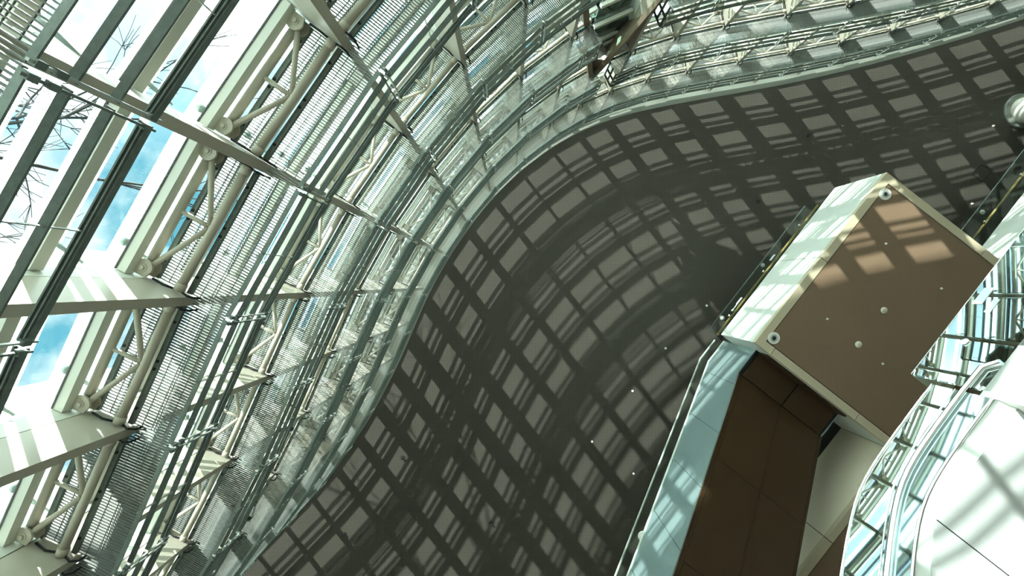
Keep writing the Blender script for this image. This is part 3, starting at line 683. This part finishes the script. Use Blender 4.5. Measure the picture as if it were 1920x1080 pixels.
C1 = curve(7.36, -0.75); C2 = curve(6.84, -1.15); C3 = curve(6.44, -1.05); CU = curve(6.20, -0.95, w=0.2)
def ribbon(lo, hi, e, t, i0, i1):
    mb = MB()
    for i in range(i0, i1):
        (a0, l0), (a1, l1) = lo[i], lo[i + 1]; h0, h1 = hi[i][1], hi[i + 1][1]
        mb.hexa([W(e, a0, l0), W(e + t, a0, l0), W(e + t, a1, l1), W(e, a1, l1), W(e, a0, h0), W(e + t, a0, h0), W(e + t, a1, h1), W(e, a1, h1)])
    return mb
nA = len(A2S) - 1
cutsi = [0, 7, 15, 22, nA]
for i0, i1 in zip(cutsi, cutsi[1:]):
    part(e2, 'balustrade_pane', ribbon(C2, C1, E2, 0.02, i0, i1), MIRG)
    part(e2, 'mirror_panel', ribbon(C3, C2, E2 + 0.0, 0.03, i0, i1), MIRR)
def along(cv, e, dz=0.0): return [W(e, a, z + dz) for a, z in cv]
part(e2, 'glass_top_edge', MB().tube(along(C1, E2), 0.022, 8), STEEL, True)
hp = along(C2, E2 - 0.03, 0.0)
part(e2, 'handrail', MB().tube([W(E2 - .03, A2 - 0.55, 6.62), W(E2 - .03, A2 - 0.42, 6.80)] + hp, 0.045, 12), STEEL, True)
part(e2, 'handrail_guide', MB().tube(along(C2, E2 - 0.03, 0.12), 0.012, 8), STEEL, True)
part(e2, 'lower_edge_profile', MB().tube(along(C3, E2 - 0.01), 0.025, 8), STEEL, True)
bev = MB()
for i in range(nA):
    bev.slab([W(E2, C3[i][0], C3[i][1]), W(E2, C3[i + 1][0], C3[i + 1][1]), W(E2 + 0.12, CU[i + 1][0], CU[i + 1][1]), W(E2 + 0.12, CU[i][0], CU[i][1])], (0.02, 0.0, 0.02))
part(e2, 'side_skirt', bev, FASCIA)
ec = [E2 + 0.135, E2 + 1.9, E2 + 3.6]
ia = [0, 9, 15, nA]
for e0, e1 in zip(ec, ec[1:]):
    for i0, i1 in zip(ia, ia[1:]):
        m = MB()
        for i in range(i0, i1):
            t0 = 0.008 if i == i0 else 0; t1 = 0.008 if i == i1 - 1 else 0
            m.hexa([W(e0 + .006, CU[i][0] + t0, CU[i][1]), W(e1 - .006, CU[i][0] + t0, CU[i][1]), W(e1 - .006, CU[i + 1][0] - t1, CU[i + 1][1]), W(e0 + .006, CU[i + 1][0] - t1, CU[i + 1][1])] +
                   [W(e0 + .006, CU[i][0] + t0, CU[i][1] + .05), W(e1 - .006, CU[i][0] + t0, CU[i][1] + .05), W(e1 - .006, CU[i + 1][0] - t1, CU[i + 1][1] + .05), W(e0 + .006, CU[i + 1][0] - t1, CU[i + 1][1] + .05)])
        part(e2, 'underside_panel', m, PANEL)
tr = MB()
for i in range(nA):
    tr.hexa([W(E2 + .13, CU[i][0], CU[i][1] + .06), W(E2 + 3.6, CU[i][0], CU[i][1] + .06), W(E2 + 3.6, CU[i + 1][0], CU[i + 1][1] + .06), W(E2 + .13, CU[i + 1][0], CU[i + 1][1] + .06)] +
            [W(E2 + .13, CU[i][0], C2[i][1] - .1), W(E2 + 3.6, CU[i][0], C2[i][1] - .1), W(E2 + 3.6, CU[i + 1][0], C2[i + 1][1] - .1), W(E2 + .13, CU[i + 1][0], C2[i + 1][1] - .1)])
part(e2, 'truss', tr, BLACK)

# ------------------------------------------------------------------ things on the dark ceiling
def cpt(px, py, dz=0.0): return Vector(((px - CX) * U, (py - CY) * U, H + dz))
c = cpt(1914, 209)
r = thing('dome_fitting', 'large white dome with pale ring on the dark ceiling at the frame edge', 'ceiling fitting', c)
part(r, 'ring', MB().lathe((c.x, c.y, H - 0.10), [(0.58, 0.0), (0.74, 0.0), (0.77, 0.04), (0.77, 0.10)], 36), EDGE)
part(r, 'dome', MB().lathe((c.x, c.y, H - 0.62), [(0.02, 0.0), (0.20, 0.02), (0.36, 0.08), (0.48, 0.18), (0.54, 0.30), (0.55, 0.42), (0.55, 0.60)], 36), LAMPW, True)
for px, py, rr, lab in ((1842, 398, 0.11, 'round white ceiling disc beside the glass balustrade of the upper floor'), (1430, 497, 0.09, 'round white ceiling disc seen over the middle of the landing balustrade'), (1354, 596, 0.10, 'round white ceiling disc seen over the lower end of the landing balustrade')):
    c = cpt(px, py); r = thing('ceiling_detector', lab, 'detector', c, 'detectors on the dark ceiling')
    part(r, 'base', MB().lathe((c.x, c.y, H - 0.03), [(rr * 0.9, 0), (rr, 0.01), (rr, 0.03)], 20), LAMPW)
    part(r, 'cap', MB().lathe((c.x, c.y, H - 0.08), [(rr * 0.4, 0), (rr * 0.65, 0.02), (rr * 0.7, 0.05)], 18), LAMPW)
for px, py, lab in ((1515, 254, 'black sprinkler head high on the dark ceiling above the landing'), (1421, 378, 'black sprinkler head on the ceiling beside the landing balustrade top'), (755, 858, 'black sprinkler head on the ceiling by the lower left light patches'), (646, 1001, 'black sprinkler head on the ceiling near the bottom left curve'), (921, 981, 'black sprinkler head on the ceiling at the bottom middle')):
    sprinkler(cpt(px, py), lab, BLACK, 2.0)
for px, py, lab in ((1186, 733, 'pale sprinkler head left of the escalator glass, upper of a column'), (1248, 653, 'pale sprinkler head on the ceiling between landing corner and centre'), (1325, 573, 'pale sprinkler head on the ceiling just left of the landing glass'), (1110, 828, 'pale sprinkler head on the ceiling left of the escalator middle'), (1188, 888, 'pale sprinkler head touching the escalator glass line'), (1822, 382, 'pale sprinkler head next to the white disc by the upper floor'), (1862, 236, 'pale sprinkler head beside the large white dome')):
    sprinkler(cpt(px, py), lab, LAMPW, 1.0)
r = thing('access_hatch', 'square access hatch outlined by dark joints on the ceiling near the right edge', 'hatch', cpt(1845, 330))
hq = [(1838, 309), (1860, 320), (1841, 341), (1823, 327)]
for (x0, y0), (x1, y1) in zip(hq, hq[1:] + hq[:1]):
    part(r, 'joint', MB().bar(cpt(x0, y0, -0.006), cpt(x1, y1, -0.006), 0.025, 0.02), BLACK)
part(r, 'lid', MB().prism([tuple(cpt(1841 + (x - 1841) * .95, 325 + (y - 325) * .95)[:2]) for x, y in hq], H - 0.01, H + 0.02), CEIL)

# ------------------------------------------------------------------ bare tree outside the glass
import random
rnd = random.Random(4)
tb = Vector((-14.2, -3.8, BOT))
tree = thing('bare_tree', 'bare branching tree outside, seen through the panes at the left edge', 'tree', tb)
trunk, twigs = MB(), MB()
def grow(mb, p, d, ln, r, depth):
    q_ = p + d * ln
    mb.tube([p, (p + q_) / 2 + Vector((rnd.uniform(-.04, .04) * ln, rnd.uniform(-.04, .04) * ln, 0)), q_], [r, r * 0.85, r * 0.7], 6 if r > 0.03 else 4, cap=False)
    if depth == 0: return
    for _ in range(3 if depth > 1 else 4):
        nd = (d + Vector((rnd.uniform(-1, 1), rnd.uniform(-1, 1), rnd.uniform(-0.35, 0.5))) * 0.75).normalized()
        grow(twigs, q_, nd, ln * rnd.uniform(0.6, 0.8), r * 0.62, depth - 1)
grow(trunk, tb, Vector((0.02, 0.03, 1)), 6.2, 0.13, 5)
BARK = solid('bark', (0.045, 0.042, 0.040), 0.8)
part(tree, 'trunk', trunk, BARK)
o = part(tree, 'branches', twigs, BARK); o['kind'] = 'stuff'
